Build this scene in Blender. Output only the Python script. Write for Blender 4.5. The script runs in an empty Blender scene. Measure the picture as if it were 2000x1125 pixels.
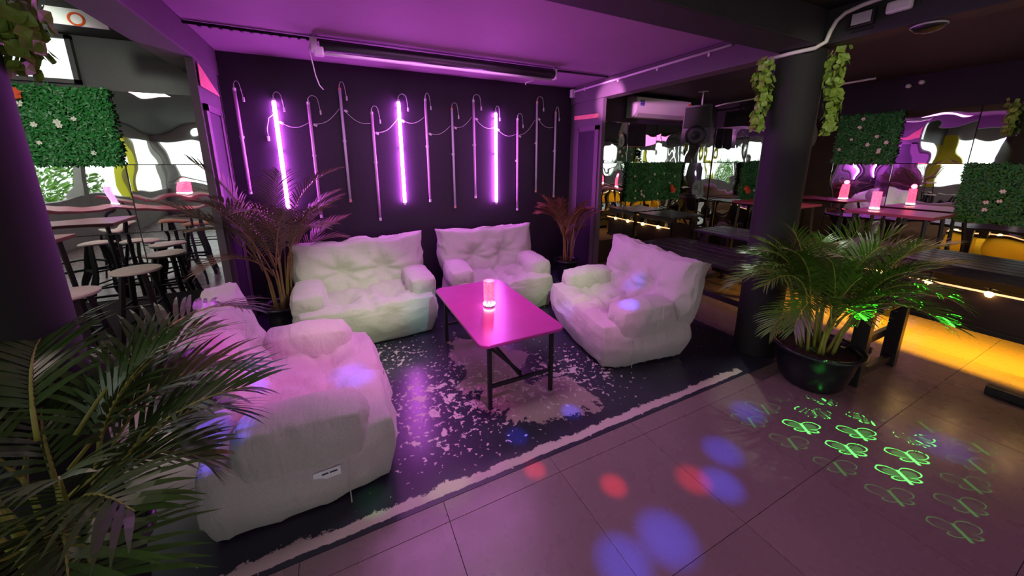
import bpy, bmesh, math, random
from mathutils import Vector, Matrix, noise
sc = bpy.context.scene
COL = sc.collection
PI = math.pi
R = math.radians

# ---------------------------------------------------------------- camera, world, lights, exposure
cam_d = bpy.data.cameras.new('camera')
cam = bpy.data.objects.new('camera', cam_d); COL.objects.link(cam)
cam.location = (0, 0, 1.55)
cam.rotation_euler = (R(90 - 12.41), 0, R(-26.2))
cam_d.sensor_width = 36; cam_d.lens = 693 / 2000 * 36
cam_d.shift_y = -95.5 / 2000
cam_d.clip_start = 0.02
sc.camera = cam

w = bpy.data.worlds.new('daylight'); sc.world = w; w.use_nodes = True
wn = w.node_tree.nodes; wn['Background'].inputs[0].default_value = (0.93, 1.0, 0.97, 1)
wn['Background'].inputs[1].default_value = 2.4

def lamp(name, kind, loc, target, color, power, size=0.1, spot=60, blend=0.5, size_y=None, spread=None):
    d = bpy.data.lights.new(name, kind); d.color = color; d.energy = power
    if kind == 'AREA':
        d.size = size
        if size_y: d.shape = 'RECTANGLE'; d.size_y = size_y
        if spread: d.spread = R(spread)
    else:
        d.shadow_soft_size = size
    if kind == 'SPOT': d.spot_size = R(spot); d.spot_blend = blend
    o = bpy.data.objects.new(name, d); COL.objects.link(o); o.location = loc
    if target is not None:
        v = Vector(target) - Vector(loc)
        o.rotation_euler = v.to_track_quat('-Z', 'Y').to_euler()
    return o

# party wash and added fill lights without fixtures, plus the under-counter glow
lamp('ceiling_wash_light', 'AREA', (0.85, 1.95, 2.46), (0.85, 2.2, 0.3), (1.0, 0.72, 0.95), 7, 0.5, spread=120)
lamp('front_wash_light', 'AREA', (0.6, 0.3, 2.45), (0.6, 2.2, 0.3), (0.95, 0.52, 1.0), 1.6, 0.5, spread=100)
lamp('back_wash_light', 'AREA', (0.9, 3.0, 2.44), (0.9, 3.0, 0), (0.95, 0.30, 1.0), 20, 1.6, size_y=0.4)
lamp('floor_wash_light', 'AREA', (1.8, -0.6, 2.45), (1.8, 0.6, 0), (1.0, 0.22, 0.62), 11, 1.2)
lamp('counter_glow_light', 'AREA', (4.50, -.1, 0.56), None, (1.0, 0.50, 0.015), 120, 0.12, size_y=3.8)
lamp('wall_corner_light', 'AREA', (4.6, 1.6, 2.42), (4.3, 1.8, 0), (1.0, 0.55, 0.45), 9, 0.8)
# beams of the disco projector: (target on floor/sofa, colour, cone)
DISCO = (0.9, 0.35, 2.42)
BL, RD, GR, MG, WG = (0.04, 0.08, 1.0), (1.0, 0.03, 0.05), (0.05, 1.0, 0.2), (1.0, 0.10, 0.75), (0.62, 1.0, 0.36)
for i, (x, y, z, c, deg, pw) in enumerate([
        (1.76, .97, 0, BL, 4.2, 26), (1.56, .84, 0, BL, 4.2, 26), (1.11, .78, 0, BL, 5.5, 24), (.88, .79, 0, BL, 5, 24),
        (2.2, 1.1, 0, BL, 3.6, 22), (1.2, 1.59, 0, BL, 2.6, 34), (.8, 1.56, 0, BL, 2.6, 34), (2.9, .45, 0, BL, 4, 16),
        (.78, 1.32, 0, RD, 2.4, 22), (1.08, 1.07, 0, RD, 2.8, 22), (1.46, .92, 0, RD, 3.6, 16),
        (.02, 1.50, 0, GR, 3.2, 30), (.34, 1.72, 0, GR, 3.4, 14), (.24, 2.7, 0, WG, 7, 60),
        (-.60, 1.66, .42, BL, 4.5, 40), (-.45, 2.0, .48, BL, 3.0, 30), (.0, 2.0, .38, BL, 4, 26),
        (1.93, 1.92, .42, BL, 3.0, 46), (2.22, 2.1, .62, BL, 3.0, 22), (1.6, 2.3, .4, BL, 4.5, 18),
        (-.1, 2.2, .4, MG, 15, 60), (-.65, 2.0, .5, MG, 12, 60), (1.75, 2.1, .3, MG, 13, 30),
        (.1, 3.3, .4, WG, 16, 85), (1.9, 2.6, .5, WG, 14, 60), (-.2, 2.55, .45, WG, 8, 30),
        (.62, 3.05, .25, (0.1, 0.9, 0.75), 7, 34), (.5, 1.9, 0, (1.0, .12, .9), 16, 40), (.35, 1.42, 0, WG, 5, 20)]):
    lamp('disco_beam_light', 'SPOT', DISCO, (x, y, z), c, pw * (19 if c in (BL, RD) else 3.4), 0.012, spot=deg * 1.3, blend=1.0)
lamp('ac_fill_light', 'SPOT', (2.0, 3.0, 2.2), (4.6, 4.1, 2.3), (1.0, .32, .9), 260, 0.03, spot=28, blend=0.6)  # added without a fixture to brighten the air conditioner in pink
lamp('ceiling_fill_light', 'SPOT', (1.0, 2.6, 1.0), (1.0, 2.7, 2.5), (.9, .12, .85), 30, 0.2, spot=150, blend=1)  # fill added in mid-air to brighten the magenta ceiling
lamp('palm_light', 'SPOT', (3.30, 2.05, 2.2), (2.7, .95, .3), (.85, 1.0, .75), 50, 0.01, spot=34, blend=0.4)
lamp('palm_front_light', 'SPOT', (0.9, 0.2, 2.42), (2.9, 1.1, .9), (.70, 1.0, .40), 42, 0.05, spot=24, blend=0.6)
lamp('left_palm_light', 'SPOT', (0.9, 0.2, 2.42), (-.6, 1.2, .8), (.9, 1.0, .75), 9, 0.05, spot=26, blend=0.8)
lamp('dry_palm_light', 'SPOT', (1.6, 2.6, 2.2), (2.7, 3.75, 1.0), (1, .45, .25), 26, 0.05, spot=34, blend=0.8)
lamp('terrace_fill_light', 'AREA', (-2.4, 2.2, 2.45), None, (1.0, .72, .70), 26, 1.0)  # soft fill added to brighten the terrace in the mirrors
lamp('hedge_fill_light', 'SPOT', (-1.4, 2.2, 2.4), (-1.9, 4.2, 1.7), (.9, 1, .8), 60, 0.05, spot=60, blend=0.6)  # spot added only to light the left hedge square
lamp('vine_light', 'SPOT', (1.6, .2, 2.3), (3.0, 1.5, 2.0), (1, 1, .7), 40, 0.05, spot=26, blend=0.6)

# green laser projector: a spot whose beam is a lattice of butterflies
def laser():
    o = lamp('laser_projector_light', 'SPOT', (2.45, 0.50, 2.40), (2.59, 0.69, 0.0), (1, 1, 1), 4500, 0.0005, spot=52, blend=0.0)
    d = o.data; d.use_nodes = True; nt = d.node_tree; N = nt.nodes; L = nt.links
    em = N['Emission']
    geo = N.new('ShaderNodeTexCoord')
    sep = N.new('ShaderNodeSeparateXYZ'); L.new(geo.outputs['Normal'], sep.inputs[0])
    def M(op, a, b=None, c=None):
        n = N.new('ShaderNodeMath'); n.operation = op
        for k, v in enumerate((a, b, c)):
            if v is None: continue
            if isinstance(v, (int, float)): n.inputs[k].default_value = v
            else: L.new(v, n.inputs[k])
        return n.outputs[0]
    zz = M('ABSOLUTE', sep.outputs[2])
    u = M('DIVIDE', sep.outputs[0], zz); v = M('DIVIDE', sep.outputs[1], zz)
    # rotate 45 degrees so that the lattice is diagonal
    a = M('MULTIPLY', M('ADD', u, v), 0.7071); b = M('MULTIPLY', M('SUBTRACT', u, v), 0.7071)
    S = 0.084
    ca = M('ROUND', M('DIVIDE', a, S)); cb = M('ROUND', M('DIVIDE', b, S))
    la = M('SUBTRACT', M('DIVIDE', a, S), ca); lb = M('SUBTRACT', M('DIVIDE', b, S), cb)
    x = M('MULTIPLY', M('ADD', la, lb), 0.7071 * 1.30); y = M('MULTIPLY', M('SUBTRACT', la, lb), 0.7071 * 2.3)
    r = M('SQRT', M('ADD', M('MULTIPLY', x, x), M('MULTIPLY', y, y)))
    th = M('ARCTAN2', y, x)
    s2 = M('ABSOLUTE', M('SINE', M('MULTIPLY', th, 2.0)))
    wing = M('MULTIPLY', M('POWER', s2, 0.45), M('ADD', 0.62, M('MULTIPLY', 0.30, M('SINE', th))))
    dist = M('ABSOLUTE', M('SUBTRACT', r, wing))
    line = M('MAXIMUM', M('SUBTRACT', 1.0, M('DIVIDE', dist, 0.045)), 0.0)
    body = M('MULTIPLY', M('LESS_THAN', M('ABSOLUTE', x), 0.05), M('LESS_THAN', M('ABSOLUTE', y), 0.5))
    fill = M('MULTIPLY', M('LESS_THAN', r, M('MULTIPLY', wing, 0.75)), 0.05)
    pat = M('MAXIMUM', M('MAXIMUM', line, M('MULTIPLY', body, 0.9)), fill)
    rank = M('MAXIMUM', M('ABSOLUTE', ca), M('ABSOLUTE', cb))
    lvl = M('ADD', M('MULTIPLY', M('LESS_THAN', rank, 1.5), 1.0), M('MULTIPLY', M('LESS_THAN', rank, 2.5), 0.05))
    L.new(M('MULTIPLY', M('MULTIPLY', pat, lvl), 1.0), em.inputs['Strength'])
    em.inputs['Color'].default_value = (0.06, 1.0, 0.10, 1)
laser()

sc.view_settings.view_transform = 'Standard'
sc.view_settings.look = 'None'
sc.view_settings.gamma = 1.0
sc.view_settings.use_curve_mapping = False
sc.view_settings.exposure = 0.0
sc.cycles.max_bounces = 8
sc.cycles.glossy_bounces = 6
sc.cycles.transparent_max_bounces = 6
sc.cycles.caustics_reflective = False
sc.cycles.caustics_refractive = False
sc.cycles.sample_clamp_indirect = 4.0

# ---------------------------------------------------------------- helpers
def tag(o, label=None, cat=None, group=None, kind=None):
    if label: o['label'] = label
    if cat: o['category'] = cat
    if group: o['group'] = group
    if kind: o['kind'] = kind
    return o

def empty(name, loc=(0, 0, 0), rz=0.0, label=None, cat=None, group=None, kind=None):
    o = bpy.data.objects.new(name, None); COL.objects.link(o)
    o.location = loc; o.rotation_euler = (0, 0, rz); o.empty_display_size = 0.05
    return tag(o, label, cat, group, kind)

def link(name, me, parent=None, loc=None, mat=None):
    o = bpy.data.objects.new(name, me); COL.objects.link(o)
    if parent: o.parent = parent
    if loc is not None: o.location = loc
    if mat and not me.materials: me.materials.append(mat)
    return o

def copy_tree(o, parent=None):
    c = o.copy(); COL.objects.link(c); c.parent = parent
    for ch in list(o.children): copy_tree(ch, c)
    return c

class MB:
    """collects shapes into one mesh"""
    def __init__(s): s.v = []; s.f = []
    def add(s, vs, fs):
        k = len(s.v); s.v += [tuple(p) for p in vs]; s.f += [tuple(i + k for i in f) for f in fs]; return s
    def box(s, c, d, rot=None, bev=0.0):
        x, y, z = d[0] / 2, d[1] / 2, d[2] / 2
        if bev > 0:
            bev = min(bev, x * .9, y * .9, z * .9)
            bm = bmesh.new(); bmesh.ops.create_cube(bm, size=1)
            for v in bm.verts: v.co = Vector((v.co.x * d[0], v.co.y * d[1], v.co.z * d[2]))
            bmesh.ops.bevel(bm, geom=bm.edges[:], offset=bev, segments=2, affect='EDGES', profile=0.6)
            bm.verts.ensure_lookup_table()
            vs = [v.co.copy() for v in bm.verts]; fs = [[v.index for v in f.verts] for f in bm.faces]; bm.free()
        else:
            vs = [Vector((sx * x, sy * y, sz * z)) for sx in (-1, 1) for sy in (-1, 1) for sz in (-1, 1)]
            fs = [(0, 1, 3, 2), (4, 6, 7, 5), (0, 4, 5, 1), (2, 3, 7, 6), (0, 2, 6, 4), (1, 5, 7, 3)]
        if rot is not None: vs = [rot @ v for v in vs]
        return s.add([v + Vector(c) for v in vs], fs)
    def bar(s, a, b, wd, ht, bev=0.0):
        a, b = Vector(a), Vector(b); d = b - a
        q = d.to_track_quat('X', 'Z').to_matrix()
        return s.box((a + b) / 2, (d.length, wd, ht), q, bev)
    def tube(s, pts, r, seg=8, cap=True):
        pts = [Vector(p) for p in pts]; n = len(pts)
        rr = r if isinstance(r, (list, tuple)) else [r] * n
        vs = []; fs = []
        up = Vector((0, 0, 1))
        prev = None
        for i, p in enumerate(pts):
            t = (pts[min(i + 1, n - 1)] - pts[max(i - 1, 0)]).normalized()
            if prev is None:
                a = t.cross(up if abs(t.z) < .9 else Vector((1, 0, 0))).normalized()
            else:
                a = (prev - t * prev.dot(t)).normalized()
            prev = a; b = t.cross(a)
            for k in range(seg):
                an = 2 * PI * k / seg
                vs.append(p + (a * math.cos(an) + b * math.sin(an)) * rr[i])
        for i in range(n - 1):
            for k in range(seg):
                k2 = (k + 1) % seg
                fs.append((i * seg + k, i * seg + k2, (i + 1) * seg + k2, (i + 1) * seg + k))
        if cap:
            fs.append(tuple(range(seg))[::-1]); fs.append(tuple((n - 1) * seg + k for k in range(seg)))
        return s.add(vs, fs)
    def lathe(s, prof, seg=24, c=(0, 0, 0), cap=False):
        vs = []; fs = []
        for (r, z) in prof:
            for k in range(seg):
                an = 2 * PI * k / seg
                vs.append((c[0] + r * math.cos(an), c[1] + r * math.sin(an), c[2] + z))
        n = len(prof)
        for i in range(n - 1):
            for k in range(seg):
                k2 = (k + 1) % seg
                fs.append((i * seg + k, i * seg + k2, (i + 1) * seg + k2, (i + 1) * seg + k))
        if cap:
            fs.append(tuple(range(seg))[::-1]); fs.append(tuple((n - 1) * seg + k for k in range(seg)))
        return s.add(vs, fs)
    def mesh(s, name, mat, smooth=False):
        me = bpy.data.meshes.new(name); me.from_pydata([tuple(v) for v in s.v], [], s.f)
        me.materials.append(mat)
        if smooth: me.polygons.foreach_set('use_smooth', [True] * len(me.polygons))
        me.update(); return me
    def build(s, name, mat, parent=None, smooth=False, loc=None, auto=None):
        me = s.mesh(name, mat, smooth)
        o = link(name, me, parent, loc)
        if auto:
            me.polygons.foreach_set('use_smooth', [True] * len(me.polygons))
            try: me.set_sharp_from_angle(angle=R(auto))
            except Exception: pass
        return o

def mat(name, color, rough=0.6, metal=0.0, emit=None, estr=0.0, noise_scale=None, noise_amt=0.25, bump=0.0, bump_scale=60, coat=0.0, spec=None, sss=0):
    m = bpy.data.materials.new(name); m.use_nodes = True
    nt = m.node_tree; N = nt.nodes; L = nt.links; b = N['Principled BSDF']
    b.inputs['Base Color'].default_value = (*color, 1)
    b.inputs['Roughness'].default_value = rough; b.inputs['Metallic'].default_value = metal
    if spec is not None: b.inputs['Specular IOR Level'].default_value = spec
    if coat: b.inputs['Coat Weight'].default_value = coat
    if emit: b.inputs['Emission Color'].default_value = (*emit, 1); b.inputs['Emission Strength'].default_value = estr
    g = N.new('ShaderNodeNewGeometry')
    if noise_scale:
        n = N.new('ShaderNodeTexNoise'); n.inputs['Scale'].default_value = noise_scale; n.inputs['Detail'].default_value = 5
        L.new(g.outputs['Position'], n.inputs['Vector'])
        r = N.new('ShaderNodeMixRGB'); r.blend_type = 'MIX'
        lo = [c * (1 - noise_amt) for c in color]; hi = [min(1, c * (1 + noise_amt)) for c in color]
        r.inputs[1].default_value = (*lo, 1); r.inputs[2].default_value = (*hi, 1)
        L.new(n.outputs['Fac'], r.inputs[0]); L.new(r.outputs[0], b.inputs['Base Color'])
    if bump:
        n2 = N.new('ShaderNodeTexNoise'); n2.inputs['Scale'].default_value = bump_scale; n2.inputs['Detail'].default_value = 4
        L.new(g.outputs['Position'], n2.inputs['Vector'])
        bp = N.new('ShaderNodeBump'); bp.inputs['Strength'].default_value = bump; bp.inputs['Distance'].default_value = 0.01
        L.new(n2.outputs['Fac'], bp.inputs['Height']); L.new(bp.outputs[0], b.inputs['Normal'])
    return m

M = {}
M['wall'] = mat('black_wall_paint', (0.018, 0.011, 0.024), 0.62, noise_scale=3, noise_amt=.3, bump=.15, bump_scale=40)
M['pillar'] = mat('matt_black_pillar_paint', (0.011, 0.010, 0.012), 0.75, noise_scale=5, noise_amt=.3)
M['wall_satin'] = mat('grey_black_paint', (0.05, 0.045, 0.052), 0.5, noise_scale=4, noise_amt=.2, bump=.1, bump_scale=30)
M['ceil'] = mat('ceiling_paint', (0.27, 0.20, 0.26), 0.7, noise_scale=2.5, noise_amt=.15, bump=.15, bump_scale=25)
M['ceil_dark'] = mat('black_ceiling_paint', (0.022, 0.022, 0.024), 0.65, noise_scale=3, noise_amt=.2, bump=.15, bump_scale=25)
M['beam'] = mat('beam_paint', (0.095, 0.078, 0.092), 0.6, noise_scale=3, noise_amt=.2, bump=.15, bump_scale=25)
M['trim'] = mat('trim_paint', (0.13, 0.08, 0.12), 0.45)
M['white'] = mat('white_plastic', (0.75, 0.75, 0.75), 0.35)
M['pipe'] = mat('white_pvc_pipe', (0.72, 0.70, 0.70), 0.4, noise_scale=8, noise_amt=.1)
M['black'] = mat('black_metal', (0.012, 0.012, 0.014), 0.42, metal=.2)
M['blackwood'] = mat('black_stained_wood', (0.022, 0.019, 0.021), 0.33, noise_scale=30, noise_amt=.5, bump=.2, bump_scale=80)
M['rubber'] = mat('black_rubber', (0.010, 0.010, 0.010), 0.6)
M['pot'] = mat('black_glazed_plastic', (0.012, 0.012, 0.018), 0.3, bump=.05)
M['soil'] = mat('soil', (0.045, 0.028, 0.018), 0.95, noise_scale=60, noise_amt=.7, bump=.8, bump_scale=120)
M['salmon'] = mat('salmon_glow_paint', (0.75, 0.28, 0.22), 0.8, noise_scale=20, noise_amt=.2)  # salmon light put into the colour of the return wall tops
M['screen'] = mat('projector_screen_casing', (0.03, 0.03, 0.032), 0.4)
M['stem'] = mat('palm_stem', (0.32, 0.34, 0.06), 0.45, noise_scale=25, noise_amt=.35)
M['stem_dry'] = mat('dry_palm_stem', (0.28, 0.16, 0.07), 0.6, noise_scale=25, noise_amt=.35)
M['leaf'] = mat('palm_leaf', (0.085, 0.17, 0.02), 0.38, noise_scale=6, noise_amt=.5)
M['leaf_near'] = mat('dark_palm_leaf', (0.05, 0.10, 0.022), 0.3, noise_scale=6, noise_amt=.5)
M['leaf_dry'] = mat('dry_palm_leaf', (0.24, 0.10, 0.06), 0.5, noise_scale=8, noise_amt=.5)
M['leaf_dull'] = mat('dull_palm_leaf', (0.15, 0.10, 0.07), 0.5, noise_scale=8, noise_amt=.5)
M['vine'] = mat('vine_leaf', (0.22, 0.34, 0.05), 0.45, noise_scale=40, noise_amt=.5)
M['hedge'] = mat('plastic_hedge_leaf', (0.020, 0.19, 0.035), 0.4, noise_scale=30, noise_amt=.8)
M['hedge_dark'] = mat('hedge_mat', (0.006, 0.02, 0.008), 0.8)
M['petal'] = mat('white_petal', (0.75, 0.78, 0.68), 0.6)
M['petal_red'] = mat('orange_petal', (0.75, 0.10, 0.03), 0.6)
M['copper'] = mat('tube_copper_cap', (0.70, 0.38, 0.32), 0.4)
M['stool_seat'] = mat('pale_wood_seat', (0.55, 0.50, 0.42), 0.5, noise_scale=20, noise_amt=.2)
M['stool_brown'] = mat('brown_wood_seat', (0.30, 0.13, 0.07), 0.5, noise_scale=20, noise_amt=.2)
M['red_top'] = mat('maroon_table_laminate', (0.30, 0.05, 0.09), 0.42, noise_scale=12, noise_amt=.12)
M['yellow'] = mat('yellow_paint', (0.75, 0.72, 0.02), 0.6)
M['concrete'] = mat('grey_concrete', (0.35, 0.34, 0.32), 0.8, noise_scale=5, noise_amt=.2)
M['bush'] = mat('garden_leaf', (0.16, 0.38, 0.05), 0.5, noise_scale=3, noise_amt=.5)
M['ac'] = mat('ac_white_gloss', (0.80, 0.78, 0.78), 0.22)
M['ac_grey'] = mat('ac_grey_louver', (0.55, 0.53, 0.55), 0.35)
M['blue'] = mat('blue_sticker', (0.03, 0.02, 0.35), 0.4)
M['orange'] = mat('orange_sticker', (0.8, 0.12, 0.03), 0.4)
M['label'] = mat('white_label', (0.8, 0.82, 0.85), 0.6)
M['ink'] = mat('dark_ink', (0.03, 0.03, 0.06), 0.6)
M['daylight'] = mat('added_white_glow', (0.8, 0.85, 0.85), 0.6, emit=(.85, .95, .92), estr=1.0)  # emission of the bright panel added on the left back wall
M['bulb'] = mat('warm_bulb', (1, .8, .4), 0.4, emit=(1, .62, .18), estr=30)
M['ledstrip'] = mat('warm_led_strip', (1, .8, .5), 0.4, emit=(1, .52, .22), estr=1.6)
M['tube_on'] = mat('lit_magenta_tube', (1, .6, 1), 0.4, emit=(0.80, 0.13, 1.0), estr=95)
M['tube_off'] = mat('unlit_tube', (0.70, 0.66, 0.78), 0.3)
M['tube_pink'] = mat('unlit_pinkish_tube', (0.78, 0.50, 0.76), 0.3)
M['led_white'] = mat('led_white', (1, 1, 1), 0.4, emit=(1, .85, .9), estr=12)
M['grille'] = mat('speaker_grille', (0.03, 0.03, 0.032), 0.5, bump=.6, bump_scale=400)
M['speaker'] = mat('speaker_cabinet', (0.016, 0.015, 0.016), 0.45)
M['lens_glass'] = mat('floodlight_reflector', (0.55, 0.52, 0.58), 0.3, metal=.2)
M['blackwood_b'] = mat('black_fascia_board', (0.035, 0.022, 0.018), 0.4, noise_scale=6, noise_amt=.2)

# fabric of the bean bag sofas
def fabric():
    m = mat('cream_linen_fabric', (0.62, 0.59, 0.55), 0.9)
    nt = m.node_tree; N = nt.nodes; L = nt.links; b = N['Principled BSDF']
    g = N.new('ShaderNodeTexCoord')
    n = N.new('ShaderNodeTexNoise'); n.inputs['Scale'].default_value = 160; n.inputs['Detail'].default_value = 3
    L.new(g.outputs['Object'], n.inputs['Vector'])
    mp = N.new('ShaderNodeMapping'); mp.inputs['Scale'].default_value = (3.0, 9.0, 3.0)
    L.new(g.outputs['Object'], mp.inputs['Vector'])
    n2 = N.new('ShaderNodeTexNoise'); n2.inputs['Scale'].default_value = 1.7; n2.inputs['Detail'].default_value = 3; n2.inputs['Distortion'].default_value = .6
    L.new(mp.outputs[0], n2.inputs['Vector'])
    r = N.new('ShaderNodeMixRGB'); r.inputs[1].default_value = (0.38, 0.355, 0.34, 1); r.inputs[2].default_value = (0.56, 0.53, 0.505, 1)
    L.new(n.outputs['Fac'], r.inputs[0]); L.new(r.outputs[0], b.inputs['Base Color'])
    b1 = N.new('ShaderNodeBump'); b1.inputs['Strength'].default_value = .35; b1.inputs['Distance'].default_value = .004
    L.new(n.outputs['Fac'], b1.inputs['Height'])
    b2 = N.new('ShaderNodeBump'); b2.inputs['Strength'].default_value = .45; b2.inputs['Distance'].default_value = .03
    L.new(n2.outputs['Fac'], b2.inputs['Height']); L.new(b1.outputs[0], b2.inputs['Normal'])
    L.new(b2.outputs[0], b.inputs['Normal'])
    b.inputs['Sheen Weight'].default_value = .3
    return m
M['fabric'] = fabric()
M['seam'] = mat('seam_thread', (0.42, 0.40, 0.37), 0.9)

def mirror_mat():
    m = bpy.data.materials.new('acrylic_mirror'); m.use_nodes = True
    nt = m.node_tree; N = nt.nodes; L = nt.links; b = N['Principled BSDF']
    b.inputs['Base Color'].default_value = (0.86, 0.88, 0.87, 1); b.inputs['Metallic'].default_value = 1; b.inputs['Roughness'].default_value = 0.015
    g = N.new('ShaderNodeNewGeometry')
    oi = N.new('ShaderNodeObjectInfo')
    ad = N.new('ShaderNodeVectorMath'); ad.operation = 'MULTIPLY_ADD'
    L.new(oi.outputs['Random'], ad.inputs[0]); ad.inputs[1].default_value = (7, 7, 7); L.new(g.outputs['Position'], ad.inputs[2])
    n = N.new('ShaderNodeTexNoise'); n.inputs['Scale'].default_value = 2.6; n.inputs['Detail'].default_value = 1.0
    L.new(ad.outputs[0], n.inputs['Vector'])
    bp = N.new('ShaderNodeBump'); bp.inputs['Strength'].default_value = 1.0; bp.inputs['Distance'].default_value = .0065
    L.new(n.outputs['Fac'], bp.inputs['Height']); L.new(bp.outputs[0], b.inputs['Normal'])
    return m
M['mirror'] = mirror_mat()

def tile_mat():
    m = mat('grey_floor_tile', (0.30, 0.24, 0.22), 0.27)
    nt = m.node_tree; N = nt.nodes; L = nt.links; b = N['Principled BSDF']
    g = N.new('ShaderNodeNewGeometry'); oi = N.new('ShaderNodeObjectInfo')
    n = N.new('ShaderNodeTexNoise'); n.inputs['Scale'].default_value = 2.2; n.inputs['Detail'].default_value = 6
    L.new(g.outputs['Position'], n.inputs['Vector'])
    r = N.new('ShaderNodeMixRGB'); r.inputs[1].default_value = (0.20, 0.145, 0.145, 1); r.inputs[2].default_value = (0.27, 0.205, 0.20, 1)
    L.new(n.outputs['Fac'], r.inputs[0])
    r2 = N.new('ShaderNodeMixRGB'); r2.blend_type = 'MULTIPLY'; r2.inputs[0].default_value = .10
    cr = N.new('ShaderNodeCombineXYZ')
    for k in range(3): L.new(oi.outputs['Random'], cr.inputs[k])
    L.new(r.outputs[0], r2.inputs[1]); L.new(cr.outputs[0], r2.inputs[2]); L.new(r2.outputs[0], b.inputs['Base Color'])
    mr = N.new('ShaderNodeMapRange'); mr.inputs[3].default_value = .20; mr.inputs[4].default_value = .36
    n3 = N.new('ShaderNodeTexNoise'); n3.inputs['Scale'].default_value = 9; L.new(g.outputs['Position'], n3.inputs['Vector'])
    L.new(n3.outputs['Fac'], mr.inputs[0]); L.new(mr.outputs[0], b.inputs['Roughness'])
    return m
M['tile'] = tile_mat()
M['grout'] = mat('floor_grout', (0.09, 0.07, 0.07), 0.8)

def painted_mat():
    """dark navy floor paint, peeled in patches, with a chipped white stripe along its front edge"""
    m = mat('peeling_dark_floor_paint', (0.02, 0.02, 0.03), 0.3)
    nt = m.node_tree; N = nt.nodes; L = nt.links; b = N['Principled BSDF']
    g = N.new('ShaderNodeNewGeometry'); sp = N.new('ShaderNodeSeparateXYZ'); L.new(g.outputs['Position'], sp.inputs[0])
    X, Y = sp.outputs[0], sp.outputs[1]
    def Mt(op, a, b_=None, c=None):
        n = N.new('ShaderNodeMath'); n.operation = op
        for k, v in enumerate((a, b_, c)):
            if v is None: continue
            if isinstance(v, (int, float)): n.inputs[k].default_value = v
            else: L.new(v, n.inputs[k])
        return n.outputs[0]
    def nz(scale, det=6, rough=.6, dist=0, off=(0, 0, 0)):
        n = N.new('ShaderNodeTexNoise'); n.inputs['Scale'].default_value = scale; n.inputs['Detail'].default_value = det
        n.inputs['Roughness'].default_value = rough; n.inputs['Distortion'].default_value = dist
        mp = N.new('ShaderNodeMapping'); mp.inputs['Location'].default_value = off
        L.new(g.outputs['Position'], mp.inputs['Vector']); L.new(mp.outputs[0], n.inputs['Vector']); return n.outputs['Fac']
    def blob(x, y, rx, ry):
        dx = Mt('DIVIDE', Mt('SUBTRACT', X, x), rx); dy = Mt('DIVIDE', Mt('SUBTRACT', Y, y), ry)
        d = Mt('ADD', Mt('MULTIPLY', dx, dx), Mt('MULTIPLY', dy, dy))
        return Mt('MAXIMUM', Mt('SUBTRACT', 1.0, d), 0.0)
    def ramp(v, lo, hi):
        n = N.new('ShaderNodeMapRange'); n.clamp = True
        n.inputs[1].default_value = lo; n.inputs[2].default_value = hi; L.new(v, n.inputs[0]); return n.outputs[0]
    # large bare patches round the table
    big = Mt('ADD', Mt('MULTIPLY', Mt('MAXIMUM', blob(.92, 2.35, .45, .75), blob(1.12, 1.75, .42, .38)), .30), nz(2.6, 8, .7, .5))
    bigm = ramp(big, .67, .68)
    # flecks: small chips scattered over the middle
    zone = Mt('MAXIMUM', Mt('MAXIMUM', blob(.55, 2.05, .75, .75), blob(1.35, 1.95, .75, .5)), blob(.25, 2.75, .55, .35))
    fl = Mt('ADD', Mt('MULTIPLY', zone, .20), nz(11, 5, .62, .3, (3, 1, 0)))
    flm = ramp(fl, .768, .778)
    fl2 = Mt('ADD', Mt('MULTIPLY', zone, .13), nz(30, 3, .5, 0, (1, 7, 0)))
    flm = Mt('MAXIMUM', flm, ramp(fl2, .71, .72))
    # chipped white stripe
    e = Mt('MULTIPLY', Mt('SUBTRACT', nz(5, 9, .8), .5), .17)
    yy = Mt('ADD', Y, e)
    s1 = Mt('MULTIPLY', ramp(Mt('ADD', Y, Mt('MULTIPLY', e, .25)), 1.380, 1.383), Mt('SUBTRACT', 1.0, ramp(yy, 1.432, 1.435)))
    e2 = Mt('MULTIPLY', Mt('SUBTRACT', nz(14, 8, .8, 0, (5, 5, 0)), .5), .05)
    low = Mt('SUBTRACT', 1.0, ramp(Mt('ADD', Y, e2), 1.378, 1.380))
    mask_w = Mt('MULTIPLY', s1, Mt('LESS_THAN', X, 2.62))
    base = N.new('ShaderNodeMixRGB'); base.inputs[1].default_value = (0.012, 0.014, 0.026, 1); base.inputs[2].default_value = (0.05, 0.05, 0.075, 1)
    L.new(nz(1.6, 6, .6), base.inputs[0])
    def over(under, col, fac):
        n = N.new('ShaderNodeMixRGB'); L.new(under, n.inputs[1]); n.inputs[2].default_value = (*col, 1); L.new(fac, n.inputs[0]); return n.outputs[0]
    c = over(base.outputs[0], (0.30, 0.22, 0.21), bigm)
    c = over(c, (0.52, 0.46, 0.44), flm)
    c = over(c, (0.55, 0.46, 0.42), mask_w)
    L.new(c, b.inputs['Base Color'])
    rr = N.new('ShaderNodeMapRange'); L.new(Mt('MAXIMUM', Mt('MAXIMUM', bigm, flm), mask_w), rr.inputs[0])
    rr.inputs[3].default_value = .24; rr.inputs[4].default_value = .6; L.new(rr.outputs[0], b.inputs['Roughness'])
    bp = N.new('ShaderNodeBump'); bp.inputs['Strength'].default_value = .3; bp.inputs['Distance'].default_value = .002
    L.new(Mt('SUBTRACT', 1.0, Mt('MAXIMUM', bigm, flm)), bp.inputs['Height']); L.new(bp.outputs[0], b.inputs['Normal'])
    return m
M['painted'] = painted_mat()

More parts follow.
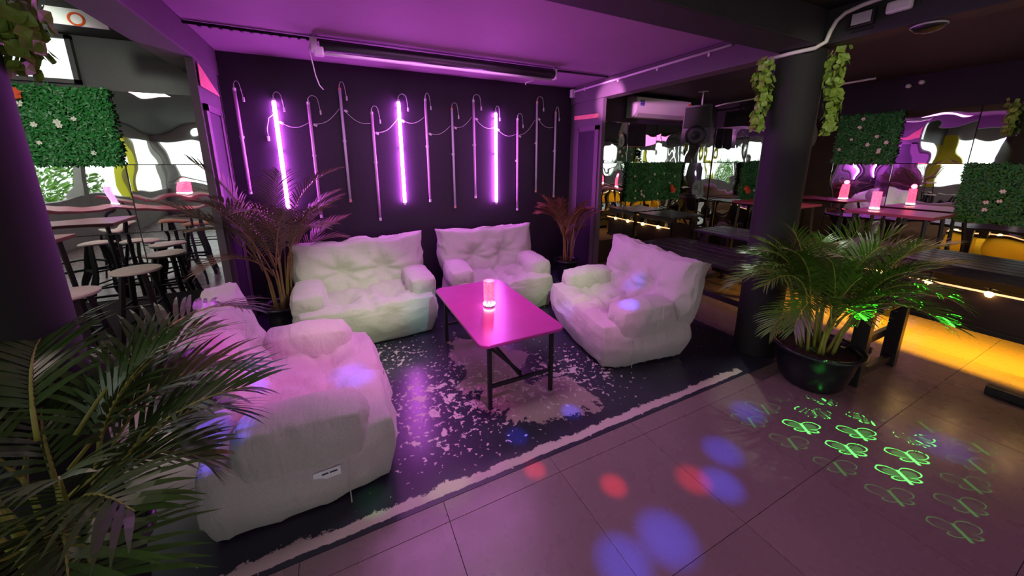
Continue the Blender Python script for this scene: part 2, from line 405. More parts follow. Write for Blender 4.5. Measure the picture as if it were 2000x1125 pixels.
# ---------------------------------------------------------------- the setting
H = 2.5
XL, XR, YB, YF = -4.4, 6.0, 4.2, -5.5
floor = MB().box(((XL + XR) / 2, -.65, -.055), (XR - XL + .3, 9.9, .1)).build('floor', M['grout']); tag(floor, kind='structure')
paint = MB().box(((-1.2 + 3.1) / 2, (1.355 + 4.2) / 2, -.0015), (4.3, 4.2 - 1.355, .007)).build('painted_area', M['painted'], floor)
TS = .58
tile_me = {}
def tile(x0, x1, y0, y1):
    k = (round(x1 - x0, 3), round(y1 - y0, 3))
    if k not in tile_me:
        tile_me[k] = MB().box((0, 0, 0), (k[0] - .0022, k[1] - .0022, .006), bev=.0006).mesh('floor_tile', M['tile'])
    link('floor_tile', tile_me[k], floor, ((x0 + x1) / 2, (y0 + y1) / 2, -.003))
xs = [.31 + TS * k for k in range(-11, 10)]
ys = [1.25 - TS * k for k in range(0, 12)]
for i in range(len(xs) - 1):
    for j in range(len(ys) - 1):
        x0, x1 = max(xs[i], XL), min(xs[i + 1], XR)
        if x1 - x0 > .05: tile(x0, x1, ys[j + 1], ys[j])
for i in range(len(xs) - 1):       # narrow course under the paint line, and the bar side
    x0, x1 = xs[i], min(xs[i + 1], XR)
    if x1 <= 3.12 and x0 >= -1.25: tile(x0, x1, 1.25, 1.355)
    elif x1 > 3.12 or x0 < -1.25:
        for k in range(6):
            y0, y1 = 1.25 + TS * k, min(1.25 + TS * (k + 1), YB)
            a = max(x0, 3.1) if x0 > 0 else max(x0, XL); bb = x1 if x0 > 0 else min(x1, -1.2)
            if y1 - y0 > .05 and bb - a > .03: tile(a, bb, y0, y1)

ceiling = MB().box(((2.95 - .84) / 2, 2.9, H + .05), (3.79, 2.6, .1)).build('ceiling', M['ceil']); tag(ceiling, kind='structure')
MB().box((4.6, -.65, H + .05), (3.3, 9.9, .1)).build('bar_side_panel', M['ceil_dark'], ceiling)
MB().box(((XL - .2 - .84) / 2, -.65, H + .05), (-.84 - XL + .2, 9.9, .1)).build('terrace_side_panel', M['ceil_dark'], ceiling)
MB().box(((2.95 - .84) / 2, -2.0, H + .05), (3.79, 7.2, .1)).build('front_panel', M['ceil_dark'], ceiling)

wb = MB().box((1.06, YB + .05, H / 2), (3.86, .1, H)).build('wall_back', M['wall']); tag(wb, kind='structure')
wbr = MB().box(((2.99 + XR) / 2 + .05, YB + .05, H / 2), (XR - 2.99 + .1, .1, H)).build('wall_back_right', M['wall']); tag(wbr, kind='structure')
wbl = MB().box(((XL - .87) / 2, YB + .05, H / 2), (-.87 - XL, .1, H)).build('wall_back_left', M['wall_satin']); tag(wbl, kind='structure')
wr = MB().box((XR + .05, -.65, H / 2), (.1, 9.7, H)).build('wall_right', M['pillar']); tag(wr, kind='structure')
# short return walls under the beams
for side, x, nm in ((1, 2.995, 'wall_return_right'), (-1, -.875, 'wall_return_left')):
    o = MB().box((x, 3.88, 1.15), (.05, .64, 2.29)).build(nm, M['beam']); tag(o, kind='structure')
    fx = 2.967 if side > 0 else -.847
    f = MB()
    zt = 1.98
    for (y0, y1, z0, z1) in ((3.60, 3.67, .0, zt), (3.60, 4.02, zt - .05, zt), (4.0, 4.02, 0, zt)):
        f.box((fx, (y0 + y1) / 2, (z0 + z1) / 2), (.03, y1 - y0, z1 - z0))
    f.build('door_frame', M['trim'], o)
    MB().box((fx + .004 * side, 3.83, .97), (.02, .34, 1.9)).build('dark_panel', M['wall'], o)
    if side > 0:
        MB().box((2.955, 3.86, 2.10), (.03, .46, .05), Matrix.Rotation(R(2), 3, 'X')).build('painted_glow_strip', M['salmon'], o)  # lit strip under the beam, its light painted as salmon colour
    else:
        MB().add([(-.836, 3.58, 2.10), (-.836, 4.1, 2.10), (-.836, 3.6, 2.27), (-.84, 3.58, 2.10), (-.84, 4.1, 2.10), (-.84, 3.6, 2.27)],
                 [(0, 1, 2), (3, 5, 4), (0, 3, 4, 1), (1, 4, 5, 2), (2, 5, 3, 0)]).build('painted_glow_patch', M['salmon'], o)  # triangle of light under the beam, painted in salmon
# beams
for nm, c, d, m_ in (('ceiling_beam_right', (3.03, 2.86, 2.395), (.16, 2.68, .21), 'beam'), ('ceiling_beam_bar_side', (3.03, -1.99, 2.395), (.16, 7.0, .21), 'ceil_dark'), ('ceiling_beam_left', (-.955, -.65, 2.395), (.23, 9.7, .21), 'beam'),
                 ('ceiling_beam_front', (1.055, 1.50, 2.395), (3.78, .24, .21), 'ceil_dark')):
    o = MB().box(c, d, bev=.008).build(nm, M[m_]); tag(o, kind='structure')
for nm, x, y in (('pillar_right', 3.04, 1.55), ('pillar_left', -1.0, 1.66)):
    o = MB().lathe([(.15, 0), (.15, 2.29)], 40, (x, y, 0)).build(nm, M['pillar'], smooth=True); tag(o, kind='structure')
    MB().lathe([(.152, 0), (.153, .05), (.152, .09)], 40, (x, y, 0)).build('scuffed_base_ring', M['pillar'], o, smooth=True)

# terrace openings behind the camera (seen in the mirrors)
wf = MB()
wf.box(((XL + XR) / 2, YF - .05, .45), (XR - XL + .2, .12, .9)).box(((XL + XR) / 2, YF - .05, 2.38), (XR - XL + .2, .12, .25))
wf = wf.build('wall_front', M['concrete']); tag(wf, kind='structure')
for k in range(7):
    x = -4.3 + 1.72 * k
    MB().box((x, YF - .05, 1.58), (.22 if k % 2 else .3, .2, 1.37)).build('opening_post', M['yellow'] if k % 2 else M['concrete'], wf)
MB().tube([(XL, YF + .05, 1.05), (6, YF + .05, 1.05)], .03).build('handrail', M['concrete'], wf)
wl = MB()
wl.box((XL - .05, -.65, .4), (.12, 9.8, .8)).box((XL - .05, -.65, 2.36), (.12, 9.8, .28))
wl = wl.build('wall_left', M['concrete']); tag(wl, kind='structure')
for k in range(6):
    MB().box((XL - .05, -5.2 + 1.86 * k, 1.5), (.16, .2, 1.45)).build('opening_post', M['yellow'] if k % 2 else M['concrete'], wl)
ground = MB().box((0, 0, -.5), (40, 40, .2)).build('ground_outside', M['concrete']); tag(ground, kind='structure')

# glowing panel added high behind the left pillar as a bright background
glow_frame = MB()
for (x0, x1, z0, z1) in ((-3.4, -1.72, 2.14, 2.17), (-3.4, -1.72, 2.46, 2.49), (-1.75, -1.72, 2.14, 2.49), (-2.45, -2.42, 2.14, 2.49)):
    glow_frame.box(((x0 + x1) / 2, YB - .02, (z0 + z1) / 2), (x1 - x0, .04, z1 - z0))
glow_frame = glow_frame.build('added_glow_panel_1', M['wall_satin']); tag(glow_frame, kind='structure')
for (a, b) in ((-3.38, -2.45), (-2.42, -1.75)):
    MB().box(((a + b) / 2, YB - .008, 2.315), (b - a, .012, .30)).build('pane', M['daylight'], glow_frame)

# ---------------------------------------------------------------- mirror tiles and hedge panels
ZR = [.35, .935, 1.52, 2.11]
mir_me = {}
def mtile(parent, axis, a0, a1, z0, z1):
    k = (axis, round(a1 - a0, 3), round(z1 - z0, 3))
    if k not in mir_me:
        d = (k[1] - .006, .008, k[2] - .006) if axis == 'x' else (.008, k[1] - .006, k[2] - .006)
        mir_me[k] = MB().box((0, 0, 0), d, bev=.0015).mesh('mirror_tile', M['mirror'])
    j = lambda: random.uniform(-.004, .004)
    if axis == 'x': o = link('mirror_tile', mir_me[k], parent, ((a0 + a1) / 2, YB - .006, (z0 + z1) / 2)); o.rotation_euler = (j(), 0, j())
    else: o = link('mirror_tile', mir_me[k], parent, (XR - .006, (a0 + a1) / 2, (z0 + z1) / 2)); o.rotation_euler = (0, j(), j())
random.seed(4)
def hedge_leaves(wd, ht, n, seed):
    rnd = random.Random(seed); mb = MB()
    for _ in range(n):
        x, z = rnd.uniform(-wd / 2, wd / 2), rnd.uniform(-ht / 2, ht / 2)
        y = rnd.uniform(-.05, 0)
        L_, W_ = rnd.uniform(.022, .042), rnd.uniform(.010, .018)
        q = Matrix.Rotation(rnd.uniform(0, 2 * PI), 3, 'Y') @ Matrix.Rotation(rnd.uniform(-.9, .3), 3, 'X') @ Matrix.Rotation(rnd.uniform(-.5, .5), 3, 'Z')
        p = Vector((x, y, z))
        vs = [q @ Vector(v) + p for v in ((0, 0, 0), (W_ / 2, -.004, L_ * .45), (0, -.008, L_), (-W_ / 2, -.004, L_ * .45))]
        mb.add(vs, [(0, 1, 2), (0, 2, 3)])
    return mb
def flower(mbname, m_, parent, p, s, seed):
    rnd = random.Random(seed); mb = MB()
    for k in range(6):
        a = 2 * PI * k / 6 + rnd.random() * .4
        d = Vector((math.cos(a), -.35, math.sin(a))); n_ = Vector((-math.sin(a), 0, math.cos(a)))
        mb.add([(0, 0, 0), d * s * .6 + n_ * s * .32, d * s, d * s * .6 - n_ * s * .32], [(0, 1, 2, 3)])
    mb.lathe([(.0001, -.2 * s), (s * .16, 0), (.0001, .2 * s)], 6, (0, -.2 * s, 0))
    o = mb.build(mbname, m_, parent); o.location = p; return o
hedge_me = {}
def hedge(axis, a0, a1, z0, z1, label, flowers, seed, red=None):
    if axis == 'x': o = empty('hedge_panel', ((a0 + a1) / 2, YB - .02, (z0 + z1) / 2), 0, label, 'hedge panel', 'artificial hedge squares on the mirror walls')
    else: o = empty('hedge_panel', (XR - .02, (a0 + a1) / 2, (z0 + z1) / 2), R(-90), label, 'hedge panel', 'artificial hedge squares on the mirror walls')
    wd, ht = a1 - a0, z1 - z0
    MB().box((0, .006, 0), (wd - .004, .02, ht - .004)).build('backing_mat', M['hedge_dark'], o)
    if 'm' not in hedge_me: hedge_me['m'] = hedge_leaves(.60, .60, 5200, 5).mesh('leaves', M['hedge'])
    l = link('leaves', hedge_me['m'], o); l['kind'] = 'stuff'
    l.scale = (wd / .6, 1, ht / .6)
    rnd = random.Random(seed)
    for k in range(flowers):
        flower('white_flower', M['petal'], o, (rnd.uniform(-.42, .42) * wd, -.055, rnd.uniform(-.42, .42) * ht), rnd.uniform(.018, .026), seed + k)
    if red:
        for k in range(3):
            flower('orange_flower', M['petal_red'], o, (red[0] + rnd.uniform(-.03, .03), -.065, red[1] + rnd.uniform(-.03, .03)), .05, seed + 50 + k)
    return o
# back wall, left of the lounge
cx_ = [-1.02 - .56 * k for k in range(7)]
for i in range(6):
    for r in range(3):
        if i == 1 and r == 2: continue
        mtile(wbl, 'x', cx_[i + 1], cx_[i], ZR[r], ZR[r + 1])
hedge('x', cx_[2], cx_[1], ZR[2], ZR[3], 'square of bright green artificial hedge high on the wall beside the left pillar', 9, 11, red=(-.22, .22))
# back wall, right of the lounge
cx_ = [3.17, 3.42, 4.0, 4.59, 5.18, 5.76, 5.99]
for i in range(6):
    for r in range(3):
        if i in (2, 3) and r == 1: continue
        mtile(wbr, 'x', cx_[i], cx_[i + 1], ZR[r], ZR[r + 1])
hedge('x', 4.0, 4.59, ZR[1], ZR[2], 'dark green hedge square with small white flowers under the air conditioner', 9, 21)
hedge('x', 4.59, 5.18, ZR[1], ZR[2], 'dark green hedge square with one orange flower, right of the all-white one', 5, 31, red=(.08, -.12))
# right wall
cy_ = [4.18, 3.6, 3.03, 2.45, 1.87, 1.31, .73, .15, -.43, -1.01, -1.59, -2.17]
for i in range(len(cy_) - 1):
    for r in range(3):
        if (i, r) in ((1, 1), (3, 2), (5, 1)): continue
        mtile(wr, 'y', cy_[i + 1], cy_[i], ZR[r], ZR[r + 1])
hedge('y', 3.03, 3.6, ZR[1], ZR[2], 'hedge square with an orange flower beside the round pillar, on the mirror wall', 5, 41, red=(-.14, -.12))
hedge('y', 1.87, 2.45, ZR[2], ZR[3], 'dark hedge square with white flowers in the upper mirror row', 9, 51)
hedge('y', .73, 1.31, ZR[1], ZR[2], 'dark hedge square with a few white flowers above the slatted counter', 5, 61)

# ---------------------------------------------------------------- LED tubes on the back wall
TUBES = [(-.74, 1.24, 2.20, 0), (-.45, 1.05, 2.13, 2), (-.165, .97, 2.12, 0), (.125, 1.12, 2.27, 1), (.41, .90, 2.06, 0), (.69, 1.06, 2.20, 2), (.98, 1.08, 2.23, 0),
         (1.28, .99, 2.15, 1), (1.545, 1.10, 2.26, 0), (1.83, 1.01, 2.15, 2), (2.13, .91, 2.08, 0), (2.41, 1.14, 2.30, 1), (2.695, 1.06, 2.19, 1)]
ordn = ['first', 'second', 'third', 'fourth', 'fifth', 'sixth', 'seventh', 'eighth', 'ninth', 'tenth', 'eleventh', 'twelfth', 'thirteenth']
what = ['unlit pinkish', 'unlit whitish', 'lit magenta']
yt = YB - .03
def sag(a, b, s, n=9):
    a, b = Vector(a), Vector(b)
    return [a.lerp(b, t / n) + Vector((0, 0, -s * math.sin(PI * t / n))) for t in range(n + 1)]
for i, (x, z0, z1, k) in enumerate(TUBES):
    t = empty('led_tube', (x, yt, z0), 0, '%s LED tube, %s along the wall from the magenta-tinted palm' % (what[k], ordn[i]), 'LED tube',
              'vertical LED tubes on the black wall')
    Lz = z1 - z0
    tm = M['tube_on'] if k == 2 else (M['tube_off'] if k == 1 else M['tube_pink'])
    MB().tube([(0, 0, .03), (0, 0, Lz - .03)], .017 if k == 2 else .0135, 12).build('tube', tm, t, smooth=True)
    cm = M['copper'] if k == 1 else M['white']
    MB().lathe([(.0145, 0), (.0145, .03), (.011, .034)], 12).build('end_cap', cm, t)
    MB().lathe([(.011, Lz - .034), (.0145, Lz - .03), (.0145, Lz - .008), (.006, Lz), (.004, Lz + .025)], 12).build('end_cap', cm, t)
    for zc in (.55, .92) if k == 2 else (.55,):
        MB().box((0, .010, Lz * zc), (.036, .022, .022), bev=.003).build('wall_clip', M['white'], t)
    # lead that loops from the top cap, with a plug hanging at its end
    dx = .045 + .02 * ((i * 7) % 3)
    pts = [(0, 0, Lz + .01)] + [(dx * (1 - math.cos(a)) / 2, -.004, Lz + .01 + .045 * math.sin(a)) for a in (.5, 1.1, 1.6, 2.2, 2.8)] + [(dx + .006, -.004, Lz - .03), (dx + .012, 0, Lz - .085)]
    ld = MB().tube(pts, .0028, 6).build('lead', M['white'], t, smooth=True)
    MB().box((dx + .013, 0, Lz - .10), (.016, .014, .042), bev=.004).build('plug', M['white'], ld)
for i in range(1, 12):
    if i == 3: pass
    xa, xb = TUBES[i][0] + .02, TUBES[i + 1][0] - .018
    za = TUBES[i][2] - .21 - (.16 if i in (6,) else 0); zb = TUBES[i + 1][2] - .20
    zb = min(max(zb, za - .12), za + .2)
    c = empty('link_cable', (xa, YB - .012, za), 0, 'white cable joining the %s and %s LED tubes from the magenta-tinted palm' % (ordn[i], ordn[i + 1]), 'cable', 'cables between the LED tubes')
    MB().tube([(p.x - xa, 0, p.z - za) for p in sag((xa, 0, za), (xb, 0, zb), .05)], .003, 6).build('wire', M['white'], c, smooth=True)
    MB().box((.02, -.004, -.012), (.034, .018, .024), Matrix.Rotation(.5, 3, 'Y'), bev=.004).build('connector', M['white'], c)
c = empty('loose_cable', (-.49, YB - .012, 1.95), 0, 'white cable with a plug dangling left of the first lit tube', 'cable')
MB().tube([(.03, 0, .04), (-.02, 0, .0), (-.045, 0, -.10), (-.045, 0, -.17)], .003, 6).build('wire', M['white'], c, smooth=True)
MB().box((-.045, 0, -.19), (.02, .014, .045), bev=.004).build('plug', M['white'], c)

# ---------------------------------------------------------------- projector screen under the ceiling
rod = MB().tube([(-.86, 3.42, 2.485), (.6, 3.42, 2.478), (2.9, 3.42, 2.485)], .011, 8).build('ceiling_rail', M['black'], smooth=True)
tag(rod, 'thin black rod running under the magenta ceiling between the two beams', 'rail')
for k in range(14):
    x = -.75 + k * .06
    MB().box((x, 3.42, 2.476), (.02, .03, .02), bev=.003).build('rail_clip', M['black'], rod)
ps = empty('projector_screen', (-.07, 3.36, 2.30), 0, 'rolled-up projector screen in a long black casing with white end brackets', 'projector screen')
MB().tube([(.06, 0, .125), (2.20, 0, .125)], .042, 16).build('casing', M['screen'], ps, smooth=True)
MB().tube([(.04, -.02, .065), (2.17, -.02, .065)], .0125, 10).build('weight_bar', M['pipe'], ps, smooth=True)
for x, s in ((.02, 1), (2.215, -1)):
    bk = MB().box((x, 0, .125), (.05 if s > 0 else .02, .085, .10), bev=.012)
    if s > 0: bk.box((x + .03, -.01, .08), (.07, .06, .07), bev=.01)
    bk.tube([(x, 0, .17), (x, .02, .2)], .006, 6)
    bk.build('end_bracket', M['white'], ps)
MB().tube([(.0, -.01, .14), (-.015, -.02, .08), (.0, -.02, -.02), (.01, -.02, -.1), (.03, -.02, -.17), (.055, -.02, -.20)], .0045, 6).build('dangling_cord', M['pipe'], ps, smooth=True)
MB().tube([(1.98, -.02, .05), (1.86, -.03, .01), (1.86, -.03, -.01)], .004, 6).build('pull_handle', M['pipe'], ps, smooth=True)

# ---------------------------------------------------------------- white conduits, boxes and lamps on the beams
c = MB().tube([(2.935, 4.10, 2.44), (2.935, 2.0, 2.455)], .012, 8).build('conduit', M['pipe'], smooth=True)
tag(c, 'straight white conduit along the lounge side of the right beam', 'conduit')
for y in (3.9, 3.3, 2.75, 2.2):
    MB().box((2.945, y, 2.44), (.012, .02, .045), bev=.002).build('saddle_clip', M['pipe'], c)
jb = MB().box((2.925, 4.13, 2.42), (.05, .06, .10), bev=.008).build('junction_box', M['white'])
tag(jb, 'small white junction box where the beam meets the black wall', 'junction box')
jb2 = MB().box((2.93, 1.72, 2.44), (.03, .06, .03), bev=.004).build('junction_box', M['white'])
tag(jb2, 'tiny white cable clamp on the beam just before the round pillar', 'junction box')
c = MB().tube([(2.87, 1.66, 2.262), (2.875, 1.52, 2.268), (2.90, 1.40, 2.272), (2.92, 1.355, 2.30), (2.93, 1.345, 2.36), (2.93, 1.32, 2.415), (2.93, 1.28, 2.445), (2.93, 1.2, 2.462), (2.93, 1.0, 2.478), (2.93, .4, 2.482)], .013, 8).build('conduit', M['pipe'], smooth=True)
tag(c, 'thick white conduit bending up from the top of the round pillar', 'conduit')
c = MB().tube([(5.2, 4.17, 2.36), (5.3, 3.78, 2.36), (5.32, 3.6, 2.385), (5.32, 2.9, 2.40), (5.32, 1.95, 2.42)], .011, 8).build('conduit', M['pipe'], smooth=True)
tag(c, 'white conduit running from the air conditioner past the hanging speaker', 'conduit')
fl = empty('flood_light', (2.945, 1.19, 2.385), 0, 'small black flood light with a silver reflector on the beam', 'flood light')
MB().box((-.02, 0, 0), (.03, .115, .09), bev=.006).build('housing', M['black'], fl)
MB().box((-.036, 0, 0), (.004, .090, .062), bev=.001).build('reflector_glass', M['lens_glass'], fl)
MB().bar((0, -.05, -.06), (0, .05, -.06), .01, .012).build('bracket', M['black'], fl)
el = MB().box((2.93, 1.035, 2.40), (.035, .11, .065), bev=.016).build('emergency_light', M['white'])
tag(el, 'white oval bulkhead lamp on the beam beside the flood light', 'lamp')
dm = empty('ceiling_speaker', (3.03, .93, 2.289), 0, 'round black dome with a thin chrome rim under the beam', 'dome')
MB().lathe([(.066, 0), (.07, -.012), (.055, -.03), (.03, -.04), (.0005, -.043)], 28).build('dome', M['black'], dm, smooth=True)
MB().lathe([(.067, 0), (.073, -.004), (.073, -.010), (.069, -.012)], 28).build('rim', M['lens_glass'], dm, smooth=True)
for k, (x, y) in enumerate(((2.387, 1.89), (2.41, 1.79))):
    s_ = empty('sensor', (5.992, y, x), 0, ('small white round sensor high on the dark mirror wall, nearer the round pillar' if k == 0 else 'small white round sensor high on the dark mirror wall, further from the round pillar'), 'sensor', 'pair of wall sensors'); s_.rotation_euler = (0, R(90), 0)
    MB().lathe([(.022, .008), (.024, -.01), (.022, -.03), (.014, -.042), (.0005, -.046)], 16).build('sensor_body', M['white'], s_, smooth=True)

# ---------------------------------------------------------------- air conditioner
ac = empty('air_conditioner', (3.94, YB - .005, 2.17), 0, 'white wall air conditioner with blue and orange stickers above the mirrors', 'air conditioner')
prof = [(0, .0), (0, .29), (-.10, .295), (-.19, .27), (-.215, .20), (-.215, .12), (-.195, .06), (-.14, .015), (-.08, 0)]
n = len(prof); AW = 1.12
vs = [(x, p[0], p[1]) for x in (0, AW) for p in prof]
fs = [tuple(range(n)), tuple(range(2 * n - 1, n - 1, -1))] + [(i, i + n, (i + 1) % n + n, (i + 1) % n) for i in range(n)]
MB().add(vs, fs).build('casing', M['ac'], ac, auto=35)
MB().add([(.03, -.2, .055), (AW - .03, -.2, .055), (AW - .03, -.145, .008), (.03, -.145, .008), (.03, -.205, .05), (AW - .03, -.205, .05), (AW - .03, -.15, .002), (.03, -.15, .002)],
         [(4, 5, 6, 7), (0, 3, 2, 1), (0, 1, 5, 4), (3, 7, 6, 2), (0, 4, 7, 3), (1, 2, 6, 5)]).build('louver', M['ac_grey'], ac)
MB().box((.09, -.2165, .19), (.075, .004, .075)).build('blue_sticker', M['blue'], ac)
for k in range(3): MB().box((.085, -.2195, .17 + .02 * k), (.05, .001, .005)).build('sticker_print', M['label'], ac)
MB().box((AW - .05, -.2165, .185), (.05, .004, .10)).build('orange_sticker', M['orange'], ac)
MB().box((.60, -.2165, .10), (.14, .003, .005)).build('trim_line', M['white'], ac)

# ---------------------------------------------------------------- hanging speaker
sp = empty('hanging_speaker', (4.72, 3.55, 1.80), R(-68), 'big black loudspeaker hanging on a white bracket in the mirrored corner', 'speaker')
prof = [(-.19, -.16), (.19, -.16), (.15, .17), (-.15, .17)]
v = []
for z in (0, .5): v += [(x * (1 - .08 * (z > 0)), y, z) for x, y in prof]
MB().add(v, [(3, 2, 1, 0), (4, 5, 6, 7), (0, 1, 5, 4), (1, 2, 6, 5), (2, 3, 7, 6), (3, 0, 4, 7)]).build('cabinet', M['speaker'], sp)
g = MB(); g.add([(-.17, -.175, .2), (.17, -.175, .2), (.155, -.175, .47), (-.155, -.175, .47), (-.175, -.155, .2), (.175, -.155, .2), (.16, -.155, .48), (-.16, -.155, .48)],
      [(0, 1, 2, 3), (0, 4, 5, 1), (1, 5, 6, 2), (2, 6, 7, 3), (3, 7, 4, 0)])
g.build('grille', M['grille'], sp)
MB().lathe([(.001, .0), (.05, .01), (.12, .03), (.13, .02)], 24).build('woofer_ring', M['black'], sp, smooth=True, loc=(0, -.165, .10)).rotation_euler = (R(90), 0, 0)
MB().tube([(0, 0, .5), (0, 0, .69)], .01, 8).box((0, 0, .694), (.12, .04, .01)).build('hanging_bracket', M['white'], sp)

# ---------------------------------------------------------------- bean bag sofas
def pillow(size, n=22, rnd=.45, puff=.10, ears=0.0, tufts=(), wr=.008, seed=0, taper=None, seamdent=()):
    """size = full dims; tufts: (face axis, sign, u, v, depth, radius) with u,v in -1..1; returns MB"""
    bm = bmesh.new(); bmesh.ops.create_cube(bm, size=2)
    bmesh.ops.subdivide_edges(bm, edges=bm.edges[:], cuts=n - 1, use_grid_fill=True)
    sx, sy, sz = size[0] / 2, size[1] / 2, size[2] / 2
    off = Vector((seed * 3.1, seed * 1.7, seed * .9))
    mx = max(sx, sy, sz)
    for vv in bm.verts:
        p = vv.co.copy(); x, y, z = p
        q = Vector((x * math.sqrt(max(0, 1 - y * y / 2 - z * z / 2 + y * y * z * z / 3)),
                    y * math.sqrt(max(0, 1 - z * z / 2 - x * x / 2 + z * z * x * x / 3)),
                    z * math.sqrt(max(0, 1 - x * x / 2 - y * y / 2 + x * x * y * y / 3))))
        s = p.lerp(q, rnd)
        cz = abs(x * y * z)
        nrm = Vector((x ** 5, y ** 5, z ** 5))
        if nrm.length > 1e-6: nrm.normalize()
        w_ = Vector((s.x * sx, s.y * sy, s.z * sz))
        # puff in the middle of each face
        m2 = sorted((abs(x), abs(y), abs(z)))
        w_ += nrm * puff * (1 - m2[1] ** 2) * (1 - m2[0] ** 2)
        if ears: w_ += Vector((x, 0, max(z, 0))) * ears * (abs(x) ** 4) * (max(z, 0) ** 4)
        dd = 0.0
        for (ax, sg, u, v_, dp, rad) in tufts:
            if p[ax] * sg < .6: continue
            o_ = [k for k in (0, 1, 2) if k != ax]
            du = (p[o_[0]] - u) * size[o_[0]] / 2; dv = (p[o_[1]] - v_) * size[o_[1]] / 2
            r2 = (du * du + dv * dv) / (rad * rad)
            an = math.atan2(dv, du)
            dd = dp * math.exp(-r2 * 1.6) + dp * .30 * math.exp(-r2 * .30) * (0.5 + .5 * math.cos(an * 9 + seed + u * 3)) * (1 - math.exp(-r2 * 3))
            ve = [0, 0, 0]; ve[ax] = -sg * dd
            w_ += Vector(ve)
        for (ax, c0, dp, rad) in seamdent:
            e_ = math.exp(-(((p[ax] - c0) * size[ax] / 2 / rad) ** 2)) * dp
            w_ -= nrm * e_
        sp_ = w_ * 1.0
        nn = noise.fractal(Vector((sp_.x * 3.5, sp_.y * 3.5, sp_.z * 3.5)) + off, 1.0, 2.0, 3)
        ridg = 1 - abs(noise.noise(Vector((sp_.x * 5, sp_.y * 9, sp_.z * 5)) + off * 2)) * 2
        w_ += nrm * (nn * wr * 1.6 + (ridg ** 3 if ridg > 0 else 0) * wr)
        if taper: w_ = taper(w_, p)
        vv.co = w_
    bm.verts.ensure_lookup_table()
    vs = [v.co.copy() for v in bm.verts]; fs = [[v.index for v in f.verts] for f in bm.faces]; bm.free()
    return MB().add(vs, fs)
def xf(mb, loc, rot=(0, 0, 0)):
    q = Matrix.Rotation(rot[2], 3, 'Z') @ Matrix.Rotation(rot[1], 3, 'Y') @ Matrix.Rotation(rot[0], 3, 'X')
    mb.v = [tuple(q @ Vector(v) + Vector(loc)) for v in mb.v]; return mb

def sofa(loc, rz, label, W=1.12, D=.84, seed=1, back_h=.47, back_lean=.14, tag_side=0, bw=1.0, bshift=0.0):
    o = empty('bean_bag_sofa', loc, rz, label, 'sofa', 'cream tufted bean bag sofas round the coffee table')
    hs = .37
    def tb(w_, p):      # body: base a little narrower at the floor, flat underneath
        k = 1 - .05 * max(0, -p[2])
        w_ = Vector((w_.x * k, w_.y * k, w_.z))
        w_.z = max(w_.z, -hs / 2)
        return w_
    body = pillow((W, D, hs), 34, .24, .03, tufts=[(2, 1, -.36, -.25, .10, .15), (2, 1, .36, -.25, .10, .15), (1, -1, -.34, .25, .012, .12), (1, -1, .34, .25, .012, .12)],
                  wr=.009, seed=seed, taper=tb, seamdent=())
    # crease down the middle of the seat
    body.v = [(x, y, z - (.045 * math.exp(-(x / .03) ** 2) if z > .12 else 0)) for x, y, z in body.v]
    xf(body, (0, 0, hs / 2 + .003)).build('seat_body', M['fabric'], o, smooth=True)
    def tk(w_, p):
        t = (w_.z + back_h / 2) / back_h
        w_.x *= .95 + .07 * t
        w_.y *= 1.0 - .36 * max(0, t - .1)
        return w_
    bk = pillow((W * .985 * bw, .32, back_h + .08), 34, .34, .035, ears=.065, tufts=[(1, -1, -.36, .0, .12, .13), (1, -1, .36, .0, .12, .13), (1, -1, 0, .62, .04, .10), (1, -1, 0, -.3, .03, .08), (1, 1, -.4, .1, .02, .12), (1, 1, .4, .1, .02, .12),
                (2, 1, -.3, 0, .05, .06), (2, 1, .25, 0, .05, .06)], wr=.012, seed=seed + 3, taper=tk)
    xf(bk, (bshift, D / 2 - .12 + back_lean * .35, .27 + back_h / 2), (-back_lean * 1.2, 0, 0)).build('backrest', M['fabric'], o, smooth=True)
    for s in (-1, 1):
        def ta(w_, p, s=s):
            t = (p[1] + 1) / 2
            w_.z *= .86 + .14 * t
            return w_
        ar = pillow((.245, D * .62, .30), 22, .40, .022, tufts=[(0, -s, .2, .0, .02, .10), (1, -1, 0, 0, .02, .06), (0, s, .1, -.2, .015, .12)], wr=.006, seed=seed + 7 + s, taper=ta)
        xf(ar, (s * (W / 2 - .112), -.01, hs - .005), (.03, 0, s * .02)).build('armrest', M['fabric'], o, smooth=True)
    # stitched seams on the sides
    for s in (-1, 1):
        x_ = s * (W / 2 + .024)
        sm = MB().tube([(x_ - s * .008, -.16, .04), (x_, -.16, .12), (x_, -.16, .20), (x_ - s * .008, -.165, .26)], .003, 5)
        sm.build('side_seam', M['seam'], o)
    if tag_side:
        x_ = tag_side * (W / 2 + .030)
        t = MB().box((x_, -.08, .245), (.004, .105, .042), bev=.001)
        t = t.build('care_tag', M['label'], o); t['label'] = 'white fabric tag with small dark print'
        for (a, b) in ((-.12, -.09), (-.085, -.06)):
            MB().box((x_ + tag_side * .0028, (a + b) / 2, .25), (.001, b - a, .007)).build('tag_print', M['ink'], t)
    return o
sofa((-.25, 2.06, 0), R(92), 'cream bean bag sofa with a white tag on its side, beside the large dark palm', W=1.10, D=.80, seed=1, tag_side=-1, bw=.80, bshift=.12, back_lean=.20)
sofa((.17, 3.38, 0), R(2), 'cream bean bag sofa lit greenish, beside the potted palm with magenta-tinted fronds', W=1.16, D=.78, seed=5)
sofa((1.50, 3.43, 0), R(-2), 'cream bean bag sofa behind the coffee table, against the middle of the tube wall', W=1.10, D=.78, seed=9)
sofa((2.12, 2.28, 0), R(-101), 'cream bean bag sofa seen side-on between the coffee table and the round pillar', W=1.12, D=.82, seed=13)

